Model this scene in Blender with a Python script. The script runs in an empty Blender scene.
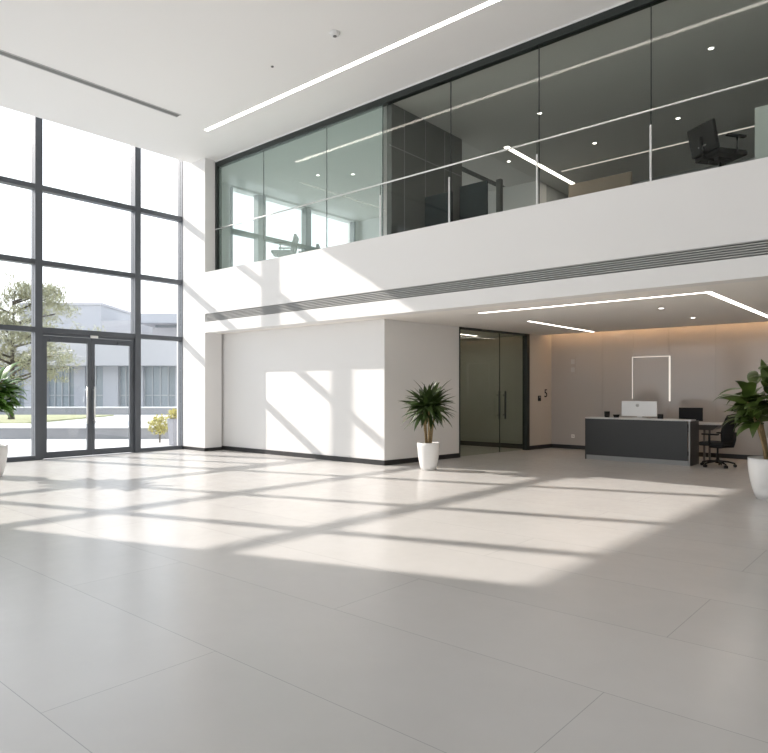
import bpy, bmesh, math, random
from mathutils import Vector, Matrix
random.seed(7)
scene = bpy.context.scene
COL = scene.collection
PI = math.pi

# ------------------------------------------------------------------ helpers
class MB:
    """collects shapes into one bmesh and links them as one object"""
    def __init__(s): s.bm = bmesh.new()
    def _new(s, verts, faces, smooth=False):
        vs = [s.bm.verts.new(v) for v in verts]
        for f in faces:
            try:
                fc = s.bm.faces.new([vs[i] for i in f]); fc.smooth = smooth
            except ValueError: pass
        return vs
    def box(s, x0, y0, z0, x1, y1, z1, bev=0, M=None):
        if bev:
            t = bmesh.new()
            bmesh.ops.create_cube(t, size=1)
            for v in t.verts:
                v.co = Vector(((x0+x1)/2+v.co.x*(x1-x0), (y0+y1)/2+v.co.y*(y1-y0), (z0+z1)/2+v.co.z*(z1-z0)))
            bmesh.ops.bevel(t, geom=list(t.edges), offset=bev, segments=2, affect='EDGES', profile=.6)
            s._merge(t, M); return s
        vs = [Vector(p) for p in ((x0,y0,z0),(x1,y0,z0),(x1,y1,z0),(x0,y1,z0),(x0,y0,z1),(x1,y0,z1),(x1,y1,z1),(x0,y1,z1))]
        if M: vs = [M @ v for v in vs]
        s._new(vs, [(0,3,2,1),(4,5,6,7),(0,1,5,4),(1,2,6,5),(2,3,7,6),(3,0,4,7)])
        return s
    def _merge(s, t, M=None, smooth=False):
        t.verts.index_update()
        vs = [s.bm.verts.new(M @ v.co if M else v.co) for v in t.verts]
        for f in t.faces:
            fc = s.bm.faces.new([vs[v.index] for v in f.verts]); fc.smooth = smooth or f.smooth
        t.free()
    def prism(s, poly, z0, z1):
        n = len(poly)
        vs = [(p[0], p[1], z0) for p in poly] + [(p[0], p[1], z1) for p in poly]
        s._new(vs, [tuple(range(n))[::-1], tuple(range(n, 2*n))] + [(i, (i+1) % n, n+(i+1) % n, n+i) for i in range(n)])
        bmesh.ops.recalc_face_normals(s.bm, faces=list(s.bm.faces))
        return s
    def lathe(s, prof, c=(0,0,0), n=40, cap=True, M=None):
        c = Vector(c); rings = []
        for r, z in prof:
            rings.append([(c.x+r*math.cos(2*PI*k/n), c.y+r*math.sin(2*PI*k/n), c.z+z) for k in range(n)])
        vs = [Vector(p) for ring in rings for p in ring]
        if M: vs = [M @ v for v in vs]
        fs = [(i*n+k, i*n+(k+1) % n, (i+1)*n+(k+1) % n, (i+1)*n+k) for i in range(len(prof)-1) for k in range(n)]
        if cap: fs += [tuple(range(n))[::-1], tuple(range((len(prof)-1)*n, len(prof)*n))]
        s._new(vs, fs, True)
        return s
    def tube(s, pts, r, n=10, r1=None):
        pts = [Vector(p) for p in pts]; m = len(pts); vs = []
        up = Vector((0,0,1))
        for i, p in enumerate(pts):
            d = (pts[min(i+1,m-1)]-pts[max(i-1,0)]).normalized()
            a = d.cross(up)
            if a.length < .05: a = d.cross(Vector((1,0,0)))
            a.normalize(); b = d.cross(a).normalized()
            rr = r if r1 is None else r+(r1-r)*i/(m-1)
            vs += [p+rr*(math.cos(2*PI*k/n)*a+math.sin(2*PI*k/n)*b) for k in range(n)]
        fs = [(i*n+k, i*n+(k+1) % n, (i+1)*n+(k+1) % n, (i+1)*n+k) for i in range(m-1) for k in range(n)]
        fs += [tuple(range(n))[::-1], tuple(range((m-1)*n, m*n))]
        s._new(vs, fs, True)
        return s
    def leaf(s, base, az, el, length, width, droop, seg=7, fold=.25, twist=0):
        """one lance shaped leaf with a folded midrib"""
        p = Vector(base); e = el; st = length/seg; vs = []
        for i in range(seg+1):
            t = i/seg
            w = width*.5*max(.04, (math.sin(PI*min(1, t*.92+.08)**.75))**.9) if i < seg else .001
            d = Vector((math.cos(az)*math.cos(e), math.sin(az)*math.cos(e), math.sin(e)))
            side = Vector((-math.sin(az), math.cos(az), 0))
            nrm = side.cross(d)
            if twist: side = side*math.cos(twist)+nrm*math.sin(twist)*-1; nrm = side.cross(d)
            u = -nrm*w*fold
            vs += [p+side*w-u, p.copy(), p-side*w-u]
            p = p+d*st; e -= droop/seg*(1+t)
        fs = []
        for i in range(seg):
            a = i*3; fs += [(a, a+1, a+4, a+3), (a+1, a+2, a+5, a+4)]
        s._new(vs, fs, True)
        return s
    def build(s, name, material, parent=None, label=None, loc=None):
        me = bpy.data.meshes.new(name)
        s.bm.normal_update(); s.bm.to_mesh(me); s.bm.free()
        o = bpy.data.objects.new(name, me); COL.objects.link(o)
        me.materials.append(material)
        if parent is not None: o.parent = parent
        if label: o['label'] = label
        if loc: o.location = loc
        return o

def tag(o, label, cat, group=None):
    o['label'] = label; o['category'] = cat
    if group: o['group'] = group
    return o
def struct(o): o['kind'] = 'structure'; return o
def thing(name, label, cat, loc=(0,0,0), rz=0, group=None):
    o = bpy.data.objects.new(name, None); COL.objects.link(o)
    o.location = loc; o.rotation_euler = (0,0,rz); o.empty_display_size = .2
    return tag(o, label, cat, group)
def copy_tree(o, parent=None):
    c = o.copy(); COL.objects.link(c)
    if parent is not None: c.parent = parent
    for ch in list(o.children): copy_tree(ch, c)
    return c
def B(*a, **k): return MB().box(*a, **k)

# ------------------------------------------------------------------ materials
def nodes(name):
    m = bpy.data.materials.new(name); m.use_nodes = True
    nt = m.node_tree; nt.nodes.clear()
    out = nt.nodes.new('ShaderNodeOutputMaterial')
    return m, nt, out
def mat(name, col, rough=.5, metal=0, var=.06, scale=3., bump=0, bscale=200., spec=.5, sub=0):
    m, nt, out = nodes(name); N = nt.nodes.new; L = nt.links.new
    p = N('ShaderNodeBsdfPrincipled'); L(p.outputs[0], out.inputs[0])
    tc = N('ShaderNodeTexCoord'); nz = N('ShaderNodeTexNoise'); nz.inputs['Scale'].default_value = scale; nz.inputs['Detail'].default_value = 5
    L(tc.outputs['Object'], nz.inputs['Vector'])
    mx = N('ShaderNodeMix'); mx.data_type = 'RGBA'
    mx.inputs[6].default_value = (*[c*(1-var) for c in col], 1); mx.inputs[7].default_value = (*[min(1, c*(1+var)) for c in col], 1)
    L(nz.outputs['Fac'], mx.inputs[0]); L(mx.outputs[2], p.inputs['Base Color'])
    p.inputs['Roughness'].default_value = rough; p.inputs['Metallic'].default_value = metal
    p.inputs['Specular IOR Level'].default_value = spec
    if bump:
        n2 = N('ShaderNodeTexNoise'); n2.inputs['Scale'].default_value = bscale; L(tc.outputs['Object'], n2.inputs['Vector'])
        b = N('ShaderNodeBump'); b.inputs['Strength'].default_value = bump; b.inputs['Distance'].default_value = .002
        L(n2.outputs['Fac'], b.inputs['Height']); L(b.outputs[0], p.inputs['Normal'])
    return m
def emit(name, col, s):
    m, nt, out = nodes(name); e = nt.nodes.new('ShaderNodeEmission')
    e.inputs[0].default_value = (*col, 1); e.inputs[1].default_value = s
    nt.links.new(e.outputs[0], out.inputs[0]); return m
def glass(name, tint, f0, f90=1., rough=0., power=5., haze=0):
    """architectural glass: tinted transmission with a Schlick reflection"""
    m, nt, out = nodes(name); N = nt.nodes.new; L = nt.links.new
    t = N('ShaderNodeBsdfTransparent'); t.inputs[0].default_value = (*tint, 1)
    g = N('ShaderNodeBsdfGlossy'); g.inputs['Roughness'].default_value = rough; g.inputs[0].default_value = (1,1,1,1)
    lw = N('ShaderNodeLayerWeight'); lw.inputs[0].default_value = .5
    pw = N('ShaderNodeMath'); pw.operation = 'POWER'; pw.inputs[1].default_value = power; L(lw.outputs['Facing'], pw.inputs[0])
    ma = N('ShaderNodeMath'); ma.operation = 'MULTIPLY_ADD'; ma.inputs[1].default_value = f90-f0; ma.inputs[2].default_value = f0
    L(pw.outputs[0], ma.inputs[0])
    mx = N('ShaderNodeMixShader'); L(ma.outputs[0], mx.inputs[0]); L(t.outputs[0], mx.inputs[1]); L(g.outputs[0], mx.inputs[2])
    if haze:                                     # pale green diffuse shader mixed in evenly
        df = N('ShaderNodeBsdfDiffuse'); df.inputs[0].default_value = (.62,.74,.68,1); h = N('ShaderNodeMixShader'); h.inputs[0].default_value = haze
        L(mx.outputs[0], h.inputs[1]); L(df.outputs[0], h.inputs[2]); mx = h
    L(mx.outputs[0], out.inputs[0]); return m
def floor_mat():
    m, nt, out = nodes('polished_stone_tile'); N = nt.nodes.new; L = nt.links.new
    p = N('ShaderNodeBsdfPrincipled'); L(p.outputs[0], out.inputs[0])
    geo = N('ShaderNodeNewGeometry'); sx = N('ShaderNodeSeparateXYZ'); L(geo.outputs['Position'], sx.inputs[0])
    mp = N('ShaderNodeMapping'); L(geo.outputs['Position'], mp.inputs[0])
    # clouds
    n1 = N('ShaderNodeTexNoise'); n1.inputs['Scale'].default_value = 1.3; n1.inputs['Detail'].default_value = 8; n1.inputs['Roughness'].default_value = .62
    L(geo.outputs['Position'], n1.inputs['Vector'])
    n2 = N('ShaderNodeTexNoise'); n2.inputs['Scale'].default_value = 9; n2.inputs['Detail'].default_value = 6; L(geo.outputs['Position'], n2.inputs['Vector'])
    # large tiles, joints laid in world metres
    br = N('ShaderNodeTexBrick'); br.offset = .5; br.squash = 1
    mp.inputs['Location'].default_value = (TILE_X0, TILE_Y0, 0)
    L(mp.outputs[0], br.inputs['Vector'])
    br.inputs['Scale'].default_value = 1; br.inputs['Brick Width'].default_value = 3.8; br.inputs['Row Height'].default_value = .96
    br.inputs['Mortar Size'].default_value = .0025; br.inputs['Mortar Smooth'].default_value = .3; br.inputs['Bias'].default_value = 0
    br.inputs['Color1'].default_value = (.57,.553,.535,1); br.inputs['Color2'].default_value = (.59,.572,.553,1); br.inputs['Mortar'].default_value = (.38,.375,.37,1)
    a = N('ShaderNodeMix'); a.data_type = 'RGBA'; a.blend_type = 'MULTIPLY'; a.inputs[0].default_value = 1
    r1 = N('ShaderNodeMapRange'); r1.inputs[1].default_value = .3; r1.inputs[2].default_value = .7; r1.inputs[3].default_value = .97; r1.inputs[4].default_value = 1.03
    L(n1.outputs['Fac'], r1.inputs[0]); L(br.outputs['Color'], a.inputs[6]); L(r1.outputs[0], a.inputs[7]); L(a.outputs[2], p.inputs['Base Color'])
    r2 = N('ShaderNodeMapRange'); r2.inputs[1].default_value = .3; r2.inputs[2].default_value = .7; r2.inputs[3].default_value = .23; r2.inputs[4].default_value = .27
    L(n2.outputs['Fac'], r2.inputs[0]); L(r2.outputs[0], p.inputs['Roughness'])
    p.inputs['Specular IOR Level'].default_value = .5
    b = N('ShaderNodeBump'); b.inputs['Strength'].default_value = .12; b.inputs['Distance'].default_value = .002; b.invert = True
    L(br.outputs['Fac'], b.inputs['Height']); L(b.outputs[0], p.inputs['Normal'])
    return m
TILE_X0, TILE_Y0 = 1.3, -1.26   # joint lines pass through x=-3.2 and y=1.26
M = {}
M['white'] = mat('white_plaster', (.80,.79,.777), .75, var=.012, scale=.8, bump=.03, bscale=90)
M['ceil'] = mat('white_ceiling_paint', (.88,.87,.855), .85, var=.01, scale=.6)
M['soffit'] = mat('lobby_ceiling_paint', (.87,.84,.80), .8, var=.012, scale=.8)
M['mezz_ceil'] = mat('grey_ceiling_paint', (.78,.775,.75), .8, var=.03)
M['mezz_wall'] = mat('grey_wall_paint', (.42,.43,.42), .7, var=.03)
M['panel'] = mat('beige_back_painted_glass', (.47,.435,.405), .09, var=.015, scale=.5)
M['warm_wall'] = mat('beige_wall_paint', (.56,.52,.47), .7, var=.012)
M['base'] = mat('black_baseboard', (.022,.021,.021), .4)
M['alu'] = mat('grey_anodised_aluminium', (.105,.115,.13), .42, .25, .05)
M['alu_dark'] = mat('dark_aluminium', (.03,.037,.035), .4, .3)
M['steel'] = mat('brushed_steel', (.72,.71,.70), .28, 1, .05, 40)
M['chrome'] = mat('bright_rail_steel', (.80,.79,.78), .3, .7, .03)
M['floor'] = floor_mat()
M['mezz_floor'] = mat('grey_carpet', (.30,.30,.295), .95, bump=.3)
M['glass'] = glass('clear_glazing', (.965,.965,.96), .035)
M['mezz_glass'] = glass('green_tinted_glazing', (.90,.915,.895), .012)
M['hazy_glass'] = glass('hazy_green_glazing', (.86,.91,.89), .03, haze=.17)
M['door_glass'] = glass('smoked_glass', (.87,.885,.84), .04)
M['led'] = emit('warm_white_led', (1,.91,.82), 6)
M['soft_glow'] = emit('soft_glow_strip', (1,.90,.80), .5)  # also the glow of strips drawn in place of reflections
M['led_hall'] = emit('bright_hall_led', (1,.91,.82), 11)
M['reflection_bar'] = emit('white_reflection_bar', (1,.90,.80), .62)  # bright reflection drawn as a glowing bar
M['led_spot'] = emit('spot_led', (1,.95,.88), 5)
M['cove'] = emit('warm_cove_led', (1,.66,.38), 8)
M['slot'] = mat('grey_air_slot', (.20,.20,.195), .7)
M['grille'] = mat('grey_grille_aluminium', (.50,.50,.49), .5, .1)
M['black'] = mat('black_recess', (.02,.02,.02), .8)
M['plastic_w'] = mat('white_plastic', (.75,.75,.74), .5)
M['plastic_b'] = mat('black_plastic', (.010,.010,.011), .6, spec=.3)
M['fabric_b'] = mat('black_mesh_fabric', (.008,.008,.009), .85, bump=.4, bscale=500)
M['leather'] = mat('black_leather', (.006,.006,.006), .6, bump=.15, bscale=150)
M['desk'] = mat('charcoal_laminate', (.022,.023,.023), .38, var=.08, scale=2)
M['desk_top'] = mat('pale_stone_top', (.62,.61,.60), .3)
M['table'] = mat('grey_table_laminate', (.13,.12,.115), .35)
M['silver'] = mat('silver_aluminium', (.66,.66,.65), .35, .35, .04)
M['plinth'] = mat('plinth_steel', (.28,.28,.275), .4, .3)
M['emblem'] = mat('grey_emblem', (.45,.45,.45), .4, .3)
M['screen'] = mat('black_screen', (.006,.006,.007), .15)
M['teal'] = mat('dark_teal_fabric', (.02,.032,.036), .8, bump=.3)
M['pot'] = mat('white_glazed_ceramic', (.80,.79,.775), .22, var=.01)
M['soil'] = mat('potting_soil', (.035,.025,.018), .95, var=.4, scale=60, bump=.8)
M['stem'] = mat('tan_cane_bark', (.28,.20,.10), .8, var=.35, scale=25, bump=.4, bscale=60)
M['leaf_d'] = mat('dark_green_leaf', (.038,.068,.014), .42, var=.5, scale=5)
M['leaf_m'] = mat('mid_green_leaf', (.065,.105,.018), .42, var=.55, scale=4)
M['leaf_l'] = mat('fresh_green_leaf', (.09,.20,.03), .36, var=.5, scale=4)
M['paving'] = mat('pale_paving', (.60,.60,.60), .8, var=.05, scale=1)
M['kerb'] = mat('grey_kerb_stone', (.27,.275,.29), .85, var=.1, scale=2)
M['kerb_top'] = mat('white_coping', (.66,.66,.66), .8)
M['lawn'] = mat('lawn_grass', (.33,.34,.20), .95, var=.3, scale=4, bump=.6, bscale=40)
M['facade'] = mat('pale_render', (.42,.42,.44), .85, var=.03)
M['facade2'] = mat('pale_cladding', (.38,.39,.42), .85, var=.03)
M['far_glass'] = mat('grey_far_window', (.26,.30,.325), .2, var=.15, scale=.6)
M['far_frame'] = mat('far_window_frame', (.36,.38,.40), .6)
M['bark'] = mat('tree_bark', (.10,.085,.07), .9, var=.3, scale=10)
M['tree'] = mat('olive_tree_leaf', (.42,.42,.29), .6, var=.25, scale=1.5)
M['bush'] = mat('yellow_green_leaf', (.50,.46,.12), .6, var=.3, scale=6)
M['bush_g'] = mat('green_bush_leaf', (.22,.27,.09), .6, var=.3, scale=6)
M['planter'] = mat('grey_planter', (.20,.21,.24), .7)
M['glow_timber'] = mat('timber_with_warm_glow', (.52,.42,.33), .6, var=.08, scale=3)  # timber tone with the warm cove glow put into its colour
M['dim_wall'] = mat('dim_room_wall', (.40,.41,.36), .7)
M['frost'] = mat('frosted_pale_panel', (.55,.60,.585), .4)
M['neigh'] = mat('grey_cabinet_laminate', (.17,.175,.17), .5)

# ------------------------------------------------------------------ room dimensions
XL, XR, YF, YG = -15.05, 5.0, -6.0, 9.75      # left glazing, right wall, front wall, mezzanine glazing
YFA = 9.40                                     # white fascia under the mezzanine
YBK = 16.05                                     # lobby back wall
ZC = 7.30                                       # hall ceiling
ZF0, ZF1 = 2.95, 4.45                           # fascia bottom / mezzanine level
HEAD = 7.74
XC = -14.62                                     # ceiling stops short of the glazing, leaving a pocket
Y_START = .12                                   # left glazing begins
YP = 9.45                                       # left glazing ends
XP = -14.00                                     # pier's right edge
CA, CB = (-8.60, 9.97), (-7.99, 16.05)          # lobby side wall, near and far corner
def sidewall(y): return CA[0]+(y-CA[1])*(CB[0]-CA[0])/(CB[1]-CA[1])

# shell
struct(B(XL-.2, YF-.3, -.25, XR+.3, 16.6, 0).build('floor', M['floor']))
f = B(XC, YF-.3, ZC, XR+.3, YG+.14, ZC+.5); f.box(XL-.3, YF-.3, ZC+.5, XR+.3, YG+.14, ZC+.7)
struct(f.build('ceiling', M['ceil']))
struct(B(XL-.3, YF-.3, 0, XL, Y_START, ZC+.5).build('wall_left', M['white']))
struct(B(XR, YF-.3, 0, XR+.3, 18.4, ZC+.5).build('wall_right', M['white']))
# front wall behind the viewpoint with three tall windows
fw = MB(); fx = [(-14, -9), (-8, -3), (-2, 3)]
xs = [XL] + [v for p in fx for v in p] + [XR]
for i in range(0, len(xs), 2): fw.box(xs[i], YF-.3, 0, xs[i+1], YF, ZC+.5)
for a, b in fx: fw.box(a, YF-.3, 0, b, YF, .3).box(a, YF-.3, 6.8, b, YF, ZC+.5)
struct(fw.build('wall_front', M['white']))
nwin = 0
def window_name():
    global nwin; nwin += 1; return 'window_%d' % nwin
for a, b in fx:
    f = MB(); f.box(a, YF-.2, .3, a+.1, YF-.05, 6.8).box(b-.1, YF-.2, .3, b, YF-.05, 6.8).box(a, YF-.2, .3, b, YF-.05, .4).box(a, YF-.2, 6.7, b, YF-.05, 6.8)
    f.box((a+b)/2-.05, YF-.2, .4, (a+b)/2+.05, YF-.05, 6.7).box(a+.1, YF-.2, 3.0, b-.1, YF-.05, 3.1)
    o = struct(f.build(window_name(), M['alu']))
    B(a+.1, YF-.14, .4, b-.1, YF-.12, 6.7).build('glass_pane', M['glass'], o)

# ---- left curtain wall
TR = [2.84, 4.31, 5.945]
mull = [1.45, 3.35, 5.865, 8.165]
ntrim = 0
def trim(mb, m):
    global ntrim; ntrim += 1
    return struct(mb.build('trim_%d' % ntrim, m))
for y in mull: trim(B(XL-.16, y-.075, 0, XL+.06, y+.075, HEAD), M['alu'])
trim(B(XL-.16, Y_START, 0, XL+.06, Y_START+.08, HEAD), M['alu'])
trim(B(XL-.16, YP-.06, 0, XL+.06, YP, HEAD), M['alu'])
trim(B(XL-.2, Y_START, HEAD, XL+.10, YP, ZC+.5), M['white'])          # white head above the glazing
bays = [(Y_START+.08, 1.375), (1.525, 3.275), (3.425, 5.79), (5.94, 8.09), (8.24, YP-.06)]
for i, (a, b) in enumerate(bays):
    door = i == 3
    f = MB()
    for z in TR: f.box(XL-.13, a, z-.055, XL+.05, b, z+.055)
    f.box(XL-.13, a, HEAD-.05, XL+.05, b, HEAD)
    if not door: f.box(XL-.13, a, 0, XL+.05, b, .09)
    o = struct(f.build(window_name(), M['alu']))
    zs = [(.09, TR[0]-.055)] if not door else []
    zs += [(TR[0]+.055, TR[1]-.055), (TR[1]+.055, TR[2]-.055), (TR[2]+.055, HEAD-.05)]
    for z0, z1 in zs: B(XL-.05, a, z0, XL-.03, b, z1).build('glass_pane', M['glass'], o)
# entrance double door
f = MB(); f.box(XL-.12, 5.94, 2.73, XL+.02, 8.09, 2.785).box(XL-.12, 5.94, 0, XL+.02, 5.965, 2.73).box(XL-.12, 8.065, 0, XL+.02, 8.09, 2.73)
d1 = struct(f.build('door_1', M['alu']))
for a, b, hy in ((5.97, 7.03, 6.915), (7.04, 8.06, 7.085)):
    l = MB(); l.box(XL-.05, a, .015, XL+.01, a+.08, 2.72).box(XL-.05, b-.08, .015, XL+.01, b, 2.72).box(XL-.05, a+.08, .015, XL+.01, b-.08, .15).box(XL-.05, a+.08, 2.59, XL+.01, b-.08, 2.72)
    lo = l.build('door_leaf', M['alu'], d1)
    B(XL-.03, a+.08, .15, XL-.015, b-.08, 2.59).build('glass_pane', M['glass'], lo)
    h = MB(); h.tube([(XL+.075, hy, .75), (XL+.075, hy, 1.60)], .018, 12)
    for z in (.82, 1.53): h.tube([(XL+.005, hy, z), (XL+.075, hy, z)], .012, 8)
    h.build('pull_handle', M['steel'], lo, 'brushed steel pull bar')
    s = 1 if a < 7 else -1
    cy = a+.14 if s > 0 else b-.14
    B(XL+.01, min(cy, cy+s*.26), 2.60, XL+.06, max(cy, cy+s*.26), 2.66, .006).build('door_closer', M['alu'], lo)
B(XL+.05, 6.99, 2.72, XL+.10, 7.16, 2.78, .01).build('door_sensor', M['plastic_w'], d1, 'small pale sensor box')

# ---- pier, fascia, mezzanine floor, lobby ceiling
struct(B(XL-.3, YP, 0, XL+.02, 10.9, ZC+.5).build('wall_left_end', M['white']))
struct(MB().prism([(XL+.001, YP), (XL+.001, YFA), (XP, YFA), (XP, YG+.14), (XL+.02, YG+.14)], 0, ZC+.5).build('wall_pier', M['white']))
f = B(XP, YFA, 3.42, XR, YG-.06, ZF1); f.box(XP, YFA, ZF0, XR, YG-.06, 3.22).box(XP, YFA+.2, 3.22, XR, YG-.06, 3.42)
struct(f.build('wall_fascia', M['white']))
struct(B(XL+.02, YG-.06, 4.16, XR, 18.4, ZF1-.002).build('mezzanine_floor', M['mezz_floor']))
struct(B(XP, YG-.059, ZF0+.001, XR, 15.55, 3.05).build('lobby_ceiling', M['soffit']))
struct(B(-8.5, 15.55, 3.30, XR, 16.6, 3.40).build('cove_ceiling', M['soffit']))
struct(B(-8.9, 15.551, ZF0+.001, XR, 15.58, 3.30).build('trim_cove', M['soffit']))
# recess under the mezzanine
struct(B(XL+.02, YG+.141, 0, -14.12, 10.2, ZF0).build('wall_recess_end', M['white']))
struct(B(XP-.3, YG+.141, 0, XP-.295, 9.97, ZF0).build('wall_recess_side', M['white']))
struct(B(XP-.3, 9.97, 0, CA[0]-.12, 10.12, ZF0+.11).build('wall_recess', M['white']))
# lobby side wall: near piece, piece over and beyond the glass door
DY0, DY1 = 12.28, 15.02
def wallseg(y0, y1, z0, z1, t=.12):
    return MB().prism([(sidewall(y0), y0), (sidewall(y1), y1), (sidewall(y1)-t, y1), (sidewall(y0)-t, y0)], z0, z1)
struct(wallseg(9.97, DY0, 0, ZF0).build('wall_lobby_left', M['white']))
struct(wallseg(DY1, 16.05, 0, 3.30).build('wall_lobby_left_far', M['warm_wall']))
struct(B(-8.6, YBK+.03, 0, XR, 16.6, 3.30).build('wall_back', M['soffit']))
# glossy panels on the back wall, joints between them
px = [-8.0, -6.586, -5.819, -4.992, -3.975, -2.9, -1.8, -.7, .4, 1.6, 3.0, XR]
for i, (a, b) in enumerate(zip(px[:-1], px[1:])):
    struct(B(a+.0015, YBK, .1, b-.0015, YBK+.029, 3.0).build('trim_wall_panel_%d' % (i+1), M['panel']))
# baseboards
def base(name, mb): struct(mb.build(name, M['base']))
base('baseboard_pier', B(XL+.06, YFA-.015, 0, XP+.015, YFA, .08))
base('baseboard_pier_side', B(XP, YFA-.015, 0, XP+.015, YG+.14, .08))
base('baseboard_recess', B(XP-.29, 9.952, 0, CA[0]+.018, 9.97, .10))
b0 = MB().prism([(sidewall(9.97)+.018, 9.952), (sidewall(DY0)+.018, DY0), (sidewall(DY0), DY0), (sidewall(9.97), 9.97)], 0, .10)
base('baseboard_lobby_left', b0)
b0 = MB().prism([(sidewall(DY1)+.018, DY1), (sidewall(YBK)+.018, YBK-.018), (sidewall(YBK), YBK), (sidewall(DY1), DY1)], 0, .10)
base('baseboard_lobby_left_far', b0)
base('baseboard_back', B(-8.16, YBK-.018, 0, XR, YBK+.029, .0999))
# dim meeting room behind the glass door
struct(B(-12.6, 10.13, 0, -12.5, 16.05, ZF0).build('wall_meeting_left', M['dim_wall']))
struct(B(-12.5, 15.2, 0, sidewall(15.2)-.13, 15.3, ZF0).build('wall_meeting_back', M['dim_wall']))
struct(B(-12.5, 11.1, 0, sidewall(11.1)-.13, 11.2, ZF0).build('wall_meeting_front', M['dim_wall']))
base('baseboard_meeting_left', B(-12.5, 11.2, 0, -12.48, 15.2, .12))
base('baseboard_meeting_back', B(-12.48, 15.18, 0, sidewall(15.2)-.13, 15.2, .12))

# ---- glass door in the lobby
import itertools
def sw(y, off=0.): return (sidewall(y)+off, y)
def slab(y0, y1, z0, z1, o0, o1):
    return MB().prism([sw(y0, o0), sw(y0, o1), sw(y1, o1), sw(y1, o0)], z0, z1)
fr = slab(DY0, DY0+.035, 0, ZF0, -.08, .012)
for a in ((14.89, DY1, 0, ZF0, -.10, .02), (DY0+.035, 14.89, ZF0-.05, ZF0, -.08, .012)):
    fr.prism([sw(a[0], a[4]), sw(a[0], a[5]), sw(a[1], a[5]), sw(a[1], a[4])], a[2], a[3])
d2 = struct(fr.build('door_2', M['alu_dark']))
g = slab(DY0+.036, 13.84, .012, ZF0-.052, -.045, -.033).build('door_leaf', M['door_glass'], d2)
g2 = slab(13.852, 14.87, .012, ZF0-.052, -.045, -.033).build('door_leaf', M['door_glass'], d2)
for leaf, y, dz in ((g, 13.73, 0), (g2, 13.97, 0)):
    h = MB(); xx = sidewall(y)
    for o in (.035,):
        h.tube([(xx+o, y, .82), (xx+o, y, 1.50)], .024, 12)
        for z in (.92, 1.40): h.tube([(xx-.033, y, z), (xx+o, y, z)], .012, 8)
    h.build('pull_handle', M['alu_dark'], leaf, 'dark vertical pull bar')
e = MB(); e.box(sidewall(13.846)-.05, 13.840, .012, sidewall(13.846)-.028, 13.852, ZF0-.052)
e.build('edge_seal', M['alu_dark'], d2)

# ---- mezzanine room
struct(B(XL+.02, YG+.14, 7.20, -8.41, 16.6, ZC+.5).build('mezzanine_room_ceiling', M['ceil']))
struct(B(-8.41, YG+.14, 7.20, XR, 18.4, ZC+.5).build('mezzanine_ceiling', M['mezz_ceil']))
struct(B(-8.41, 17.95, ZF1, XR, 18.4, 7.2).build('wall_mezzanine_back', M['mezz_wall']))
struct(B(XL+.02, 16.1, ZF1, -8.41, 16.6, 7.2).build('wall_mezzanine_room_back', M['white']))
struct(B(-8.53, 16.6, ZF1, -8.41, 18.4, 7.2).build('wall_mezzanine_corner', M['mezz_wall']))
f = MB(); f.box(XL-.3, 10.9, 0, XL+.02, 16.6, 4.55).box(XL-.3, 15.9, 4.55, XL+.02, 16.6, ZC+.4).box(XL-.3, 10.9, 7.15, XL+.02, 15.9, ZC+.4)
struct(f.build('wall_mezzanine_left', M['white']))
f = MB()
for y0, y1 in ((10.9, 10.96), (11.84, 12.12), (13.68, 13.90), (15.84, 15.9)): f.box(XL-.15, y0, 4.55, XL+.06, y1, 7.15)
f.box(XL-.12, 10.96, 5.88, XL+.05, 15.84, 6.0)
o = struct(f.build(window_name(), M['alu']))
for a, b in ((10.96, 11.84), (12.12, 13.68), (13.90, 15.84)):
    for z0, z1 in ((4.55, 5.88), (6.0, 7.15)): B(XL-.05, a, z0, XL-.03, b, z1).build('glass_pane', M['glass'], o)
# partition of the left room: tall grey cabinet wall
f = B(-8.47, YG+.145, ZF1, -8.35, 12.37, 7.2)
struct(f.build('wall_mezzanine_partition', M['neigh']))
for y in (10.3, 11.0, 11.7): trim(B(-8.35, y-.006, ZF1, -8.346, y+.006, 7.2), M['mezz_wall'])
trim(B(-8.35, 9.82, 6.35, -8.346, 12.37, 6.362), M['mezz_wall'])
# dark door post deeper in
struct(B(-7.78, 12.9, ZF1, -7.66, 13.0, 6.3).build('trim_door_post', M['slot']))
# glazing in dark frame
trim(B(XP, YG-.055, ZF1, XP+.10, YG+.075, 7.26), M['alu_dark'])
trim(B(XP+.10, YG-.055, 7.14, XR, YG+.075, 7.26), M['alu_dark'])
trim(B(XP, YG-.045, 7.26, XR, YG+.14, ZC), M['white'])
trim(B(XP+.10, YG-.055, ZF1, XR, YG+.055, ZF1+.06), M['grille'])
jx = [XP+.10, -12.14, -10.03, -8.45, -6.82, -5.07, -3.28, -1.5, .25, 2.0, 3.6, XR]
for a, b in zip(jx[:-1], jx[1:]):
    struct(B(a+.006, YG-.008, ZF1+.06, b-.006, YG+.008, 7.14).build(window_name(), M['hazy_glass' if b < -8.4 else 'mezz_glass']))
for x in jx[1:-1]: trim(B(x-.0058, YG-.008, ZF1+.06, x+.0058, YG+.008, 7.14), M['alu_dark'])

# guard rail with short posts in front of the glazing
gr = thing('guard_rail', 'slim steel handrail on short posts along the mezzanine glass', 'railing', (-8.4, 9.64, ZF1))
def rel(o): return o.location
ox, oy, oz = gr.location
h = MB(); h.tube([(XP+.08-ox, 0, 5.545-oz), (XR-.02-ox, 0, 5.545-oz)], .015, 10); h.build('handrail', M['chrome'], gr)
for x in (-8.42, -6.78, -5.05, -3.25, -1.5, .25, 2.0, 3.6):
    B(x-.014-ox, -.010, 0, x+.014-ox, .010, 5.335-oz, .003).build('post', M['chrome'], gr)
    MB().tube([(x-ox, 0, 5.335-oz), (x-ox, 0, 5.535-oz)], .006, 6).build('rail_pin', M['alu_dark'], gr)

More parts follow.
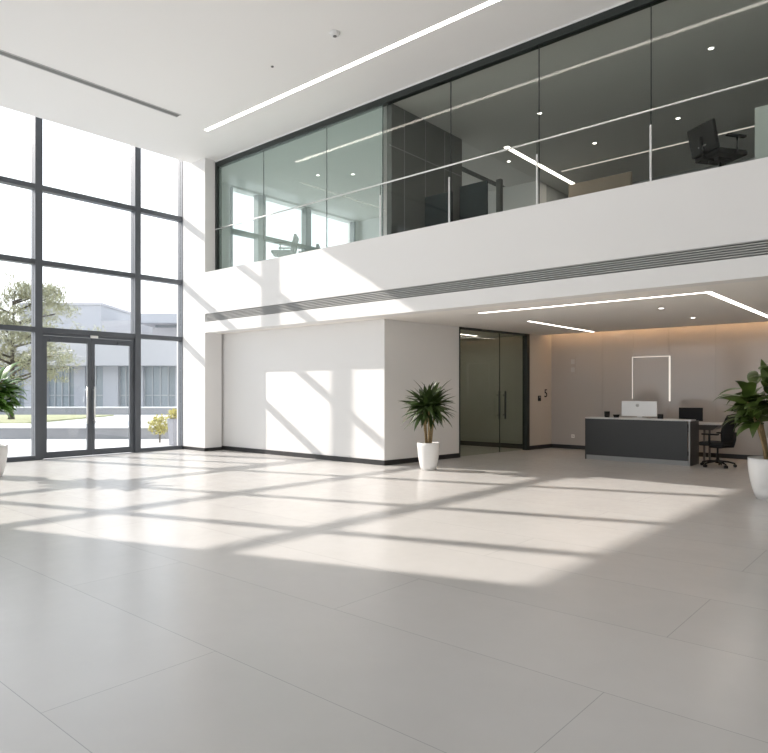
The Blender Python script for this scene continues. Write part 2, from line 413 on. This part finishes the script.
# ---- long air grille in the fascia
ag = thing('air_grille', 'long grey louvred air grille running along the white fascia', 'vent', ((XP+XR)/2, YFA+.1, 3.22))
L2 = (XR-XP)/2
B(-L2, .07, .002, L2, .098, .198).build('backing', M['black'], ag)
for k in range(6):
    z = .012+k*.0325
    mb = MB(); mb._new([(-L2, -.09, z+.012), (L2, -.09, z+.012), (L2, .05, z), (-L2, .05, z), (-L2, -.09, z+.024), (L2, -.09, z+.024), (L2, .05, z+.012), (-L2, .05, z+.012)],
                       [(0,3,2,1),(4,5,6,7),(0,1,5,4),(1,2,6,5),(2,3,7,6),(3,0,4,7)])
    mb.build('slat', M['grille'], ag)

# ------------------------------------------------------------------ lights in ceilings
def strip(label, x0, y0, x1, y1, z, w, m, group=None, cat='ceiling light', name='linear_light', vertical=None):
    """recessed linear light hanging 6 mm below a ceiling at z"""
    cx, cy = (x0+x1)/2, (y0+y1)/2
    t = thing(name, label, cat, (cx, cy, z), 0, group)
    along_x = abs(x1-x0) > abs(y1-y0)
    hx, hy = (abs(x1-x0)/2, w/2) if along_x else (w/2, abs(y1-y0)/2)
    B(-hx-.008, -hy-.008, -.004, hx+.008, hy+.008, 0).build('housing', M['plastic_w'], t)
    B(-hx, -hy, -.007, hx, hy, -.004).build('diffuser', m, t)
    return t
strip('long bright light line in the white hall ceiling', -12.5, 8.42, XR-.5, 8.42, ZC, .085, M['led_hall'])
t = thing('air_slot', 'long dark grey slot diffuser in the white hall ceiling', 'vent', (-12.28, 3.0, ZC))
B(-.075, -4.2, -.006, .075, 4.6, 0).build('slot_body', M['slot'], t)
for s in (-1, 1): B(s*.075-.012, -4.21, -.010, s*.075+.012, 4.61, 0).build('slot_edge', M['grille'], t)
t = thing('smoke_detector', 'round grey smoke detector on the hall ceiling', 'smoke detector', (-7.52, 7.49, ZC))
MB().lathe([(.085,0),(.085,-.02),(.065,-.05),(.03,-.056)], n=28).build('body', M['plastic_w'], t)
MB().lathe([(.03,-.056),(.03,-.066),(.02,-.07)], n=20).build('sensor_cap', M['slot'], t)
t = thing('ceiling_sensor', 'tiny sensor dot on the hall ceiling', 'sensor', (-9.15, 7.54, ZC))
MB().lathe([(.026,0),(.024,-.012),(.012,-.018)], n=20).build('body', M['slot'], t)
# lobby ceiling
strip('front light line of the lobby ceiling frame, parallel to the fascia', -6.6, 10.35, -2.72, 10.35, ZF0, .065, M['led'])
strip('right light line of the lobby ceiling frame, running to the back wall', -2.66, 10.30, -2.66, 15.4, ZF0, .09, M['led'])
strip('left light line of the lobby ceiling, near the glass door', -6.58, 12.2, -6.58, 15.45, ZF0, .065, M['led'])
t = thing('cove_light', 'warm light strip tucked in the cove above the beige back wall', 'cove light', (-1.6, 15.68, 3.06))
B(-6.4, -.06, 0, 6.4, .06, .03).build('tray', M['soffit'], t)
B(-6.38, -.05, .03, 6.38, .05, .045).build('led_strip', M['cove'], t)
# lamps added to brighten the unlit room behind the glass door
strip('added light line inside the dim room behind the glass door', -10.4, 12.2, -10.4, 14.6, ZF0, .07, M['led'])
strip('second added light line deep inside the dim room behind the glass door', -9.4, 11.8, -9.4, 14.6, ZF0, .07, M['led'])
# mezzanine lights
strip('mezzanine light line pointing away from the balcony glass', -7.82, 13.4, -7.82, 17.6, 7.2, .11, M['led'])
strip('mezzanine light line along the far back wall', -7.6, 15.85, XR-.3, 15.85, 7.2, .07, M['soft_glow'])
strip('thin glowing line near the mezzanine windows, drawn for a reflected ceiling slot', -13.4, 12.0, -13.4, 15.8, 7.2, .04, M['soft_glow'])  # glowing strip added for the hall slot's reflection in the glass
t = thing('mezzanine_air_slot', 'dark slot in the grey mezzanine ceiling left of its light line', 'vent', (-9.45, 14.4, 7.2))
B(-.10, -1.4, -.006, .10, 1.6, 0).build('slot_body', M['alu_dark'], t)
def downlight(x, y, z, label, group):
    t = thing('downlight', label, 'downlight', (x, y, z), 0, group)
    MB().lathe([(.06,0),(.06,-.006),(.042,-.008)], n=28).build('trim_ring', M['plastic_w'], t)
    MB().lathe([(.042,-.0085),(.02,-.012)], n=24).build('lens', M['led_spot'], t)
G = 'mezzanine downlights'
for x, y, lb in ((-6.35, 12.24, 'bright mezzanine downlight left of the two long glass joints'), (-2.99, 11.78, 'topmost downlight, high in the mezzanine ceiling'),
                 (-4.28, 14.35, 'mezzanine downlight just left of the black chair upstairs'),
                 (-6.16, 14.54, 'dim mezzanine downlight above the warm timber panel'), (-8.26, 14.3, 'mezzanine downlight under the handrail left of the slanted light line'),
                 (-11.85, 12.47, 'mezzanine downlight nearest the grey cabinet partition in the left room'),
                 (-12.6, 11.92, 'leftmost mezzanine downlight, above the upstairs windows')):
    downlight(x, y, 7.2, lb, G)
for x, y, lb in ((-3.8, 11.81, 'lobby ceiling downlight nearer the fascia'), (-3.82, 13.75, 'lobby ceiling downlight nearer the back wall')):
    downlight(x, y, ZF0, lb, 'lobby downlights')

# ------------------------------------------------------------------ lobby wall fittings
t = thing('reflected_light_frame', 'thin glowing upside-down U of reflected light lines on the beige back wall', 'reflection', (-5.41, YBK, 1.3))  # reflection in the glossy panels, built as glowing strips
B(-.441, -.012, .02, -.427, 0, 1.03).build('side_strip', M['soft_glow'], t)
B(.42, -.012, -.04, .455, 0, 1.03).build('side_strip', M['reflection_bar'], t, 'wider brighter right strip')
B(-.427, -.012, 1.012, .42, 0, 1.03).build('top_strip', M['soft_glow'], t)
t = thing('wall_intercom', 'narrow pale grille panel high on the beige wall left of the desk', 'intercom', (-7.38, YBK, 1.94))
B(-.07, -.012, 0, .07, 0, .44, .004).build('plate', M['panel'], t)
for k in range(2): B(-.05, -.016, .05+.21*k, .05, -.012, .17+.21*k).build('speaker_grille', M['grille'], t)
t = thing('wall_outlet', 'small pale socket low on the beige wall left of the desk', 'outlet', (-7.38, YBK, .33))
B(-.045, -.01, -.045, .045, 0, .045, .004).build('plate', M['soffit'], t)
for s in (-1, 1): B(s*.018-.006, -.012, -.012, s*.018+.006, -.009, .012).build('socket_hole', M['black'], t)
ya = math.atan2(CB[0]-CA[0], CB[1]-CA[1])
y = 15.48
t = thing('access_reader', 'small black access reader on the wall right of the glass door', 'access reader', (sidewall(y), y, 1.24), -ya)
B(0, -.06, 0, .02, .06, .14, .006).build('body', M['plastic_b'], t)
B(.02, -.03, .08, .022, .03, .12).build('indicator', M['slot'], t)
cu = bpy.data.curves.new('five', 'FONT'); cu.body = '5'; cu.size = .30; cu.extrude = .008; cu.align_x = 'CENTER'
to = bpy.data.objects.new('tmp_text', cu); COL.objects.link(to)
bpy.context.view_layer.update()
me = bpy.data.meshes.new_from_object(to.evaluated_get(bpy.context.evaluated_depsgraph_get()))
bpy.data.objects.remove(to)
num = bpy.data.objects.new('room_number', me); COL.objects.link(num)
me.materials.clear(); me.materials.append(M['plastic_b'])
num.location = (sidewall(15.78)+.004, 15.78, 1.34); num.rotation_euler = (PI/2, 0, PI/2-ya)
tag(num, 'black numeral 5 on the wall right of the glass door', 'room number')

# ------------------------------------------------------------------ reception desk
X0, X1, Y0, Y1 = -6.08, -3.90, 13.83, 14.45
rd = thing('reception_desk', 'long charcoal reception counter with pale stone top', 'reception desk', ((X0+X1)/2, Y0, 0))
hw = (X1-X0)/2
B(-hw+.02, .015, .10, hw-.05, .05, .895, .002).build('front_panel', M['desk'], rd)
B(-hw, 0, .895, hw+.02, .34, .925, .003).build('counter_top', M['desk_top'], rd)
B(-hw+.02, .03, 0, hw-.02, .06, .10).build('plinth', M['plinth'], rd, 'dull grey steel plinth strip')
B(hw-.022, 0, 0, hw, .03, .895).build('edge_strip', M['plinth'], rd, 'dull grey vertical edge strip')
B(hw-.035, .03, 0, hw, .62, .895).build('side_panel', M['desk'], rd)
B(-hw, 0.005, 0, -hw+.02, .62, .895).build('side_panel', M['desk'], rd)
B(-hw+.02, .05, .68, hw-.036, .62, .715).build('worktop', M['table'], rd)
B(-hw+.02, .10, 0, -hw+.42, .60, .68).build('drawer_unit', M['desk'], rd)
# return table to the right behind the counter
rt = thing('side_table', 'grey side table beside the right end of the charcoal counter', 'table', (-4.35, 14.85, 0))
mb = MB(); mb._new([(-.8,-.32,.80),(.82,-.32,.80),(.82,.32,.80),(-.8,.32,.80),(-.7,-.24,.69),(.66,-.24,.69),(.66,.24,.69),(-.7,.24,.69)], [(0,1,2,3),(7,6,5,4),(0,4,5,1),(1,5,6,2),(2,6,7,3),(3,7,4,0)])
bmesh.ops.recalc_face_normals(mb.bm, faces=list(mb.bm.faces)); mb.build('apron', M['table'], rt)
B(-.82, -.33, .80, .84, .33, .835, .01).build('table_top', M['desk_top'], rt, 'pale table top')
for x in (-.6, .50):
    for yy in (-.2, .2): MB().tube([(x, yy, 0), (x, yy, .69)], .022, 10).build('leg', M['table'], rt)

def monitor(name, label, loc, rz, w, h, back, foot=.10):
    t = thing(name, label, 'monitor', loc, rz)
    B(-w/2, -.014, foot-.06, w/2, .012, foot-.06+h, .006).build('shell', back, t)
    B(-w/2+.012, .0121, foot-.05, w/2-.012, .0135, foot-.07+h).build('screen', M['screen'], t)
    st = MB(); st.box(-.05, .014, 0.012, .05, .05, foot+.06, .004); st.build('stand', M['silver'], t)
    B(-.13, -.10, 0, .13, .08, .012, .003).build('foot', M['silver'], t)
    return t
m1 = monitor('computer_monitor', 'silver monitor seen from behind on the reception counter', (-4.97, 14.03, .925), 0, .74, .32, M['silver'], .10)
m2 = MB().lathe([(.0,0),(.035,0),(.035,.003),(0,.003)], n=20, cap=False, M=Matrix.Translation((-.03,-.0139,.27)) @ Matrix.Rotation(PI/2, 4, 'X'))
m2.build('emblem', M['emblem'], m1, 'small grey round emblem')
m3 = monitor('desktop_monitor', 'black monitor on the return table behind the counter', (-4.17, 14.85, .835), 0, .48, .28, M['plastic_b'], .09)
def cup(name, label, cat, loc, prof, hprof):
    t = thing(name, label, cat, loc); MB().lathe(prof, n=28).build('body', M['plastic_b'], t)
    MB().lathe(hprof, n=28).build('rim', M['desk'], t)
cup('mug', 'black mug standing left of the silver monitor', 'mug', (-5.66, 14.02, .925), [(.001,0),(.048,0),(.056,.03),(.058,.125),(.052,.125),(.048,.02),(.001,.018)], [(.052,.124),(.059,.124),(.059,.130),(.052,.130)])
cup('shallow_bowl', 'low black bowl between the mug and the silver monitor', 'bowl', (-5.455, 14.02, .925), [(.001,0),(.05,0),(.068,.06),(.062,.06),(.045,.012),(.001,.012)], [(.061,.059),(.07,.059),(.07,.064),(.061,.064)])
t = thing('pen_holder', 'square black pen holder right of the silver monitor', 'pen holder', (-4.53, 14.02, .925))
mb = MB(); mb.box(-.045,-.045,0,.045,.045,.008); 
for a in ((-.045,-.045,.045,-.037),(-.045,.037,.045,.045),(-.045,-.037,-.037,.037),(.037,-.037,.045,.037)): mb.box(a[0],a[1],.008,a[2],a[3],.095)
mb.build('body', M['plastic_b'], t)
for k, (x, yy) in enumerate(((-.01,.0),(.015,.01))): MB().tube([(x,yy,.01),(x*1.4,yy,.10)], .004, 6).build('pen', M['plastic_b'], t)

# ------------------------------------------------------------------ office chairs
def curved_back(w, h, z0, y0, tilt, curve, t):
    mb = MB(); nx, nz = 8, 8; rows = []
    for side in (0, 1):
        for j in range(nz+1):
            v = j/nz
            for i in range(nx+1):
                u = i/nx*2-1
                ww = w/2*(1-.18*max(0, v-.55)-.10*max(0, .25-v)*4)
                yy = y0-tilt*v+curve*u*u-.05*math.sin(v*PI*.9)*-1+side*t*-1
                rows.append((u*ww, yy, z0+h*v-.03*u*u*v*v))
    n = (nx+1)*(nz+1); fs = []
    for j in range(nz):
        for i in range(nx):
            a = j*(nx+1)+i
            fs.append((a, a+1, a+nx+2, a+nx+1)); fs.append((n+a, n+a+nx+1, n+a+nx+2, n+a+1))
    ring = [i for i in range(nx+1)]+[(j+1)*(nx+1)-1 for j in range(1, nz+1)]+[nz*(nx+1)+i for i in range(nx-1, -1, -1)]+[j*(nx+1) for j in range(nz-1, 0, -1)]
    for a, b in zip(ring, ring[1:]+ring[:1]): fs.append((a, n+a, n+b, b))
    mb._new(rows, fs, True)
    bmesh.ops.recalc_face_normals(mb.bm, faces=list(mb.bm.faces))
    return mb
def make_chair(label, group, back_mat, backh=.56, boxy=False):
    t = thing('office_chair', label, 'chair', (0,0,0), 0, group)
    B(-.25, -.23, .42, .25, .26, .50, .03).build('seat', back_mat, t)
    if boxy:
        R_ = Matrix.Translation((0, -.25, .50)) @ Matrix.Rotation(math.radians(13), 4, 'X')
        MB().box(-.25, -.035, -.02, .25, .035, backh, .028, R_).build('backrest', back_mat, t)
        m_ = MB(); m_.box(-.07, -.05, .085, .07, -.036, .10, .002, R_).box(-.01, -.05, .02, .01, -.036, .085, .002, R_); m_.build('back_clip', M['steel'], t, 'small bright steel clip')
    else: curved_back(.48, backh, .50, -.22, .13, .05, .045).build('backrest', back_mat, t)
    mb = MB(); mb.tube([(0,-.10,.40),(0,-.30,.42),(0,-.335,.55),(0,-.345,.70)], .022, 8); mb.build('back_bracket', M['plastic_b'], t)
    for s in (-1, 1):
        a = MB().tube([(s*.20,.02,.43),(s*.30,.02,.46),(s*.30,.02,.64)], .016, 8).build('arm_post', M['plastic_b'], t)
        B(s*.30-.035, -.16, .64, s*.30+.035, .16, .67, .012).build('arm_pad', M['plastic_b'], a)
    B(-.10, -.12, .375, .10, .12, .42, .01).build('tilt_mechanism', M['plastic_b'], t)
    MB().lathe([(.026,.10),(.026,.26),(.018,.26),(.018,.38)], n=16).build('gas_lift', M['plastic_b'], t)
    mb = MB(); mb.lathe([(.045,.075),(.05,.13),(.03,.15)], n=16)
    mb.build('base_hub', M['plastic_b'], t)
    for k in range(5):
        a = 2*PI*k/5+.3; c, s_ = math.cos(a), math.sin(a)
        l = MB().tube([(c*.03,s_*.03,.115),(c*.18,s_*.18,.105),(c*.31,s_*.31,.075)], .022, 8, .015).build('base_spoke', M['plastic_b'], t)
        w = MB()
        for off in (-.018, .018):
            R_ = Matrix.Translation((c*.31-s_*off, s_*.31+c*off, .032)) @ Matrix.Rotation(a, 4, 'Z') @ Matrix.Rotation(PI/2, 4, 'X')
            w.lathe([(.01,-.010),(.03,-.010),(.032,0),(.03,.010),(.01,.010)], n=18, M=R_)
        w.tube([(c*.31,s_*.31,.034),(c*.31,s_*.31,.08)], .008, 6)
        w.build('caster', M['plastic_b'], l)
    return t
GC = 'black office chairs'
ch = make_chair('black mesh office chair beside the reception counter end', GC, M['fabric_b'])
ch.location = (-3.46, 14.10, 0); ch.rotation_euler.z = math.radians(78)
ch2 = make_chair('black office chair upstairs close to the mezzanine glass', GC, M['leather'], .40, True)
ch2.location = (-2.52, 10.40, ZF1); ch2.rotation_euler.z = math.radians(-34)
for x, y, rz, lb in ((-12.48, 10.62, 131, 'office chair silhouetted against the upstairs windows, left one'), (-12.85, 11.72, 131, 'office chair silhouetted against the upstairs windows, right one')):
    c = copy_tree(ch2); c.location = (x, y, ZF1); c.rotation_euler.z = math.radians(rz); c['label'] = lb
# desk screens and panels upstairs
def floor_screen(label, x, y, w, h, m, rz=0):
    t = thing('desk_screen', label, 'screen', (x, y, ZF1), rz)
    B(-w/2, -.03, .06, w/2, .03, h, .01).build('panel', m, t)
    for s in (-1, 1): B(s*(w/2-.12)-.03, -.16, 0, s*(w/2-.12)+.03, .16, .06, .005).build('foot', M['alu_dark'], t)
floor_screen('tall dark teal divider upstairs behind the glass', -7.15, 11.0, .64, 1.17, M['teal'])
floor_screen('lower dark teal divider upstairs beside the taller one', -7.82, 10.75, .66, 1.03, M['teal'])
t = thing('privacy_screen', 'pale frosted panel upstairs right of the black chair', 'screen', (-1.55, 10.3, ZF1))
B(-.5, -.012, .08, .5, .012, 1.0, .003).build('panel', M['frost'], t)
for s in (-.4, .4): B(s-.03, -.15, 0, s+.03, .15, .08, .005).build('foot', M['silver'], t)
struct(B(-7.5, 16.04, ZF1, -5.88, 16.14, 6.87).build('trim_timber_panel', M['glow_timber']))

# ------------------------------------------------------------------ potted plants
def pot(t, r_top, r_base, h):
    prof = [(.001,.0),(r_base*.92,.0),(r_base*.92,.02),(r_base,.025)]
    for k in range(1, 9):
        v = k/8; prof.append((r_base+(r_top-r_base)*math.sin(v*PI/2)**.85, .025+(h-.025)*v))
    prof += [(r_top-.018,h),(r_top-.022,h-.06),(.001,h-.06)]
    MB().lathe(prof, n=48, cap=False).build('pot', M['pot'], t)
    MB().lathe([(.001,h-.062),(r_top-.024,h-.062),(r_top-.024,h-.045),(.001,h-.035)], n=32, cap=False).build('soil', M['soil'], t)
# spiky plant by the white wall
rnd = random.Random(11)
p = thing('potted_plant', 'spiky dark green plant in white pot against the white wall by the glass door', 'potted plant', (-7.50, 9.98, 0))
pot(p, .215, .15, .52)
tops = []
for k in range(5):
    a = 2*PI*k/5+.4; bx, by = .045*math.cos(a), .045*math.sin(a); tx, ty = .12*math.cos(a), .12*math.sin(a); tz = 1.08+.06*(k % 3)
    MB().tube([(bx,by,.47),((bx+tx)/2*.9,(by+ty)/2*.9,.75),(tx,ty,tz)], .020, 8, .014).build('stem', M['stem'], p); tops.append((tx,ty,tz))
fm = MB()
for (x, yy, z) in tops:
    for i in range(36):
        az = rnd.uniform(0, 2*PI); el = math.asin(rnd.uniform(-.75, .97))
        q = Vector((x*.6, yy*.6, 1.20+rnd.uniform(-.10,.10)))+Vector((math.cos(az)*math.cos(el), math.sin(az)*math.cos(el), math.sin(el)))*rnd.uniform(.02,.12)
        fm.leaf(q, az+rnd.gauss(0,.2), el+rnd.uniform(0,.25), rnd.uniform(.36,.50), rnd.uniform(.07,.095), rnd.uniform(.25,.75), 7, .25, rnd.uniform(-.5,.5))
fm.build('foliage', M['leaf_d'], p)
# broad leaved plants at both sides
def broad(label, loc, seed, h, r_top, r_base, ph, spread, nst, leafL, leafW, nleaf, m, rz=0):
    rnd = random.Random(seed)
    p = thing('potted_plant', label, 'potted plant', loc, rz)
    pot(p, r_top, r_base, ph); fm = MB()
    for k in range(nst):
        a = 2*PI*k/nst+rnd.uniform(-.2,.2); r0 = .06; r1 = spread*rnd.uniform(.35,1)*.55
        top = h*rnd.uniform(.70,.86) if k else h*.88
        pts = []
        for i in range(5):
            v = i/4; rr = r0+(r1-r0)*v**1.3
            pts.append((rr*math.cos(a), rr*math.sin(a), ph-.06+(top-ph+.06)*v))
        MB().tube(pts, .022, 8, .012).build('stem', M['stem'], p)
        for i in range(nleaf):
            v = rnd.uniform(.45,1)**.7; rr = r0+(r1-r0)*v**1.3
            z = ph-.06+(top-ph+.06)*v
            az = a+rnd.gauss(0, 1.2); el = math.radians(rnd.uniform(-5, 45)+35*max(0, v-.85)/.15)
            fm.leaf((rr*math.cos(a), rr*math.sin(a), z), az, el, leafL*rnd.uniform(.7,1.1), leafW*rnd.uniform(.8,1.15), rnd.uniform(.4,1.3), 8, .22, rnd.uniform(-.4,.4))
    fm.build('foliage', m, p)
    return p
broad('tall leafy plant in white pot at the right edge of the hall', (-1.87, 10.38, 0), 5, 1.95, .285, .19, .57, .85, 8, .52, .165, 17, M['leaf_m'])
broad('leafy plant in white pot at the left edge in front of the glass wall', (-12.72, 4.17, 0), 9, 2.05, .27, .19, .55, .7, 7, .50, .165, 16, M['leaf_l'])

# ------------------------------------------------------------------ outside
FX = Vector((-.6536, .7568)); RX = Vector((.7568, .6536))     # courtyard axes: away from the hall / along the wing opposite
def ext(l, d): q = FX*d+RX*l; return (q.x, q.y)
def ebox(mb, l0, l1, d0, d1, z0, z1):
    return mb.prism([ext(l0,d0), ext(l1,d0), ext(l1,d1), ext(l0,d1)], z0, z1)
gm = MB(); gm.box(-140, -120, -.4, XL-.2, 140, -.03); struct(gm.build('pavement', M['paving']))
w1 = struct(ebox(MB(), -40, -4.2, 20.9, 21.2, -.03, .31).build('kerb_near', M['kerb']))
struct(ebox(MB(), -40, -4.2, 20.85, 23.2, .311, .345).build('kerb_coping', M['kerb_top']))
struct(ebox(MB(), -40, -4.2, 21.2, 33, -.03, .30).build('terrace', M['kerb_top']))
o = ebox(MB(), -40, -13.0, 23.6, 31.5, .30, .36).build('lawn', M['lawn']); o['kind'] = 'stuff'; tag(o, 'flat strip of green lawn beyond the entrance door', 'lawn')
struct(ebox(MB(), -44, -3, 33, 33.3, .0, .64).build('kerb_far', M['kerb']))
struct(ebox(MB(), -44, -3, 32.95, 33.35, .64, .70).build('kerb_far_coping', M['kerb_top']))
# low wing opposite
ob = thing('office_wing', 'low pale office wing with dark windows across the courtyard', 'building', (*ext(-18, 38), 0))
def part(name, m, parent, boxes, label=None):
    mb = MB()
    for b in boxes: ebox(mb, *b)
    o = mb.build(name, m, parent, label)
    o.matrix_parent_inverse = Matrix.Translation(-parent.location)
    return o
lu = lambda u, d: (u-384)/654*d
wins = [(-12, 24), (46, 74), (85, 103), (118, 131), (143, 175)]
D = 38
part('wall', M['facade'], ob, [(lu(-70,D), lu(205,D), D+.6, D+9, 0, 3.0)])
part('roof_band', M['facade'], ob, [(lu(-75,D), lu(208,D), D-.8, D+9.2, 2.95, 4.45)])
edges = [-70]+[v for w in wins for v in w]+[205]
for i in range(0, len(edges), 2):
    part('pillar', M['facade2'], ob, [(lu(edges[i],D), lu(edges[i+1],D), D, D+.6, 0, 2.95)])
for a, b in wins:
    w = part('window', M['far_glass'], ob, [(lu(a,D), lu(b,D), D+.3, D+.36, .5, 2.95)])
    n = max(2, int((b-a)/7))
    fr = MB()
    for k in range(n+1):
        l = lu(a+(b-a)*k/n, D); ebox(fr, l-.03, l+.03, D+.22, D+.3, .5, 2.95)
    ebox(fr, lu(a,D), lu(b,D), D+.22, D+.3, 1.22, 1.28)
    fo = fr.build('window_frame', M['far_frame'], w)
# taller blocks behind
tb = thing('office_block', 'plain pale block rising behind the low wing', 'building', (*ext(-25, 56), 0))
part('main_block', M['facade2'], tb, [(lu(20,56), lu(101,56), 56, 66, 0, 8.85)])
part('parapet', M['facade'], tb, [(lu(20,56)-.1, lu(101,56)+.1, 55.9, 66.1, 8.85, 9.05)])
tb = thing('annex_block', 'lower pale block right of the taller one behind the wing', 'building', (*ext(-22, 52), 0))
part('main_block', M['facade'], tb, [(lu(101.5,52), lu(142,52), 52, 60, 0, 7.1)])
part('stair_head', M['facade2'], tb, [(lu(107,52), lu(128,52), 53, 58, 7.1, 7.25)])
tb = thing('pavilion', 'pale pavilion with overhanging flat roof seen right of the entrance door', 'building', (*ext(-16, 47), 0))
part('main_block', M['facade'], tb, [(lu(150,47), lu(230,47), 47.5, 56, 0, 6.1)])
part('roof_slab', M['facade2'], tb, [(lu(141,47), lu(235,47), 46, 57, 6.3, 6.95)])
part('clerestory', M['far_glass'], tb, [(lu(152,47), lu(228,47), 47.7, 55, 6.1, 6.3)])
# planter with shrub outside the glass, right of the doors
t = thing('planter_shrub', 'yellow green shrub in tall grey planter outside right of the doors', 'shrub', (-16.55, 10.12, -.03))
mb = MB(); mb._new([(-.11,-.11,0),(.11,-.11,0),(.11,.11,0),(-.11,.11,0),(-.15,-.15,.75),(.15,-.15,.75),(.15,.15,.75),(-.15,.15,.75)], [(0,3,2,1),(4,5,6,7),(0,1,5,4),(1,2,6,5),(2,3,7,6),(3,0,4,7)])
mb.build('planter_box', M['planter'], t)
rnd = random.Random(3)
def leafball(mb, c, r, n, L, W, rnd, flat=1.):
    for i in range(n):
        while True:
            v = Vector((rnd.uniform(-1,1), rnd.uniform(-1,1), rnd.uniform(-1,1)))
            if .2 < v.length < 1: break
        q = Vector(c)+Vector((v.x*r, v.y*r, v.z*r*flat))
        mb.leaf(q, rnd.uniform(0, 2*PI), rnd.uniform(-.6, 1.1), L*rnd.uniform(.7,1.2), W, rnd.uniform(0,.8), 2, .2)
mb = MB(); leafball(mb, (0,0,.86), .20, 420, .09, .04, rnd, .75); mb.build('foliage', M['bush'], t)
MB().tube([(0,0,.7),(0,0,.9)], .02, 6).build('stem', M['bark'], t)
t = thing('yellow_shrub', 'low yellow shrub outside left of the tall grey planter', 'shrub', (*ext(-6.65, 19.4), -.03))
mb = MB(); leafball(mb, (0,0,.52), .34, 700, .10, .05, rnd, .9); mb.build('foliage', M['bush'], t)
MB().tube([(0,0,0),(0,0,.5)], .03, 6).build('stem', M['bark'], t)
# tree in the courtyard
tx, ty = ext(-15.1, 26.5)
t = thing('courtyard_tree', 'loose olive green tree outside the glass at the left', 'tree', (tx, ty, .36))
rnd = random.Random(21)
tips = []
mb = MB()
mb.tube([(0,0,0),(.05,.02,.9),(-.05,.05,1.8),(.1,0,2.8),(.05,.05,3.9),(.1,.1,5.2)], .13, 8, .04)
for k in range(17):
    a = rnd.uniform(0, 2*PI); z0 = rnd.uniform(1.5, 4.9); ln = rnd.uniform(1.2, 2.9)*(1.15-.10*z0)
    p0 = Vector((.03,.03,z0)); p1 = p0+Vector((math.cos(a)*ln*.5, math.sin(a)*ln*.5, ln*.18)); p2 = p0+Vector((math.cos(a)*ln, math.sin(a)*ln, ln*.30))
    mb.tube([p0, p1, p2], .045, 6, .012); tips += [p1, p1.lerp(p2,.5), p2, p2+Vector((rnd.uniform(-.4,.4), rnd.uniform(-.4,.4), .2))]
# long right hand boughs over the door
for (l, d, z) in ((2.2,0,2.1),(2.6,.3,3.4),(1.9,-.3,4.2),(2.4,-.6,2.6),(1.4,.4,1.9),(-2.2,0,3.0),(-1.8,.5,4.4)):
    q = FX*d+RX*l; p0 = Vector((0,0,z-.5)); p2 = Vector((q.x,q.y,z))
    mb.tube([p0, p0.lerp(p2,.5)+Vector((0,0,.1)), p2], .05, 6, .012); tips += [p0.lerp(p2,.55), p0.lerp(p2,.8), p2]
tips += [Vector((.1,.1,5.3)), Vector((-.5,.2,5.0)), Vector((.6,.1,4.9))]
mb.build('trunk', M['bark'], t)
mb = MB()
for q in tips:
    for k in range(4):
        leafball(mb, q+Vector((rnd.gauss(0,.38), rnd.gauss(0,.38), rnd.gauss(.05,.20))), rnd.uniform(.22,.48), 42, .19, .055, rnd, .55)
mb.build('foliage', M['tree'], t)

# ------------------------------------------------------------------ light
sun = bpy.data.lights.new('sun', 'SUN'); sun.energy = 4.9; sun.angle = math.radians(.7); sun.color = (1, .93, .87)
so = bpy.data.objects.new('sun', sun); COL.objects.link(so)
so.rotation_euler = Vector((1, .34, -.60)).to_track_quat('-Z', 'Y').to_euler(); so.location = (-40, -10, 30)
w = bpy.data.worlds.new('sky'); scene.world = w; w.use_nodes = True
nt = w.node_tree; nt.nodes.clear(); N = nt.nodes.new; L = nt.links.new
out = N('ShaderNodeOutputWorld'); bg = N('ShaderNodeBackground'); L(bg.outputs[0], out.inputs[0])
tc = N('ShaderNodeTexCoord'); sp = N('ShaderNodeSeparateXYZ'); L(tc.outputs['Generated'], sp.inputs[0])
cr = N('ShaderNodeValToRGB'); L(sp.outputs['Z'], cr.inputs[0])
cr.color_ramp.elements[0].position = 0; cr.color_ramp.elements[0].color = (.93,.962,1,1)
cr.color_ramp.elements[1].position = .9; cr.color_ramp.elements[1].color = (.76,.87,1,1)
L(cr.outputs[0], bg.inputs[0]); bg.inputs[1].default_value = 1.6

# ------------------------------------------------------------------ camera
cam = bpy.data.cameras.new('camera'); co = bpy.data.objects.new('camera', cam); COL.objects.link(co)
cam.sensor_fit = 'HORIZONTAL'; cam.sensor_width = 36; cam.lens = 654/768*36
cam.shift_y = 14.5/768; cam.clip_end = 500
co.location = (0, 0, 1.5)
co.rotation_euler = (PI/2, 0, math.atan2(.6536, .7568))
scene.camera = co
scene.view_settings.view_transform = 'Standard'; scene.view_settings.look = 'None'
scene.view_settings.gamma = 1; scene.view_settings.use_curve_mapping = False
scene.view_settings.exposure = 0.58
scene.cycles.max_bounces = 12; scene.cycles.diffuse_bounces = 6; scene.cycles.transparent_max_bounces = 16
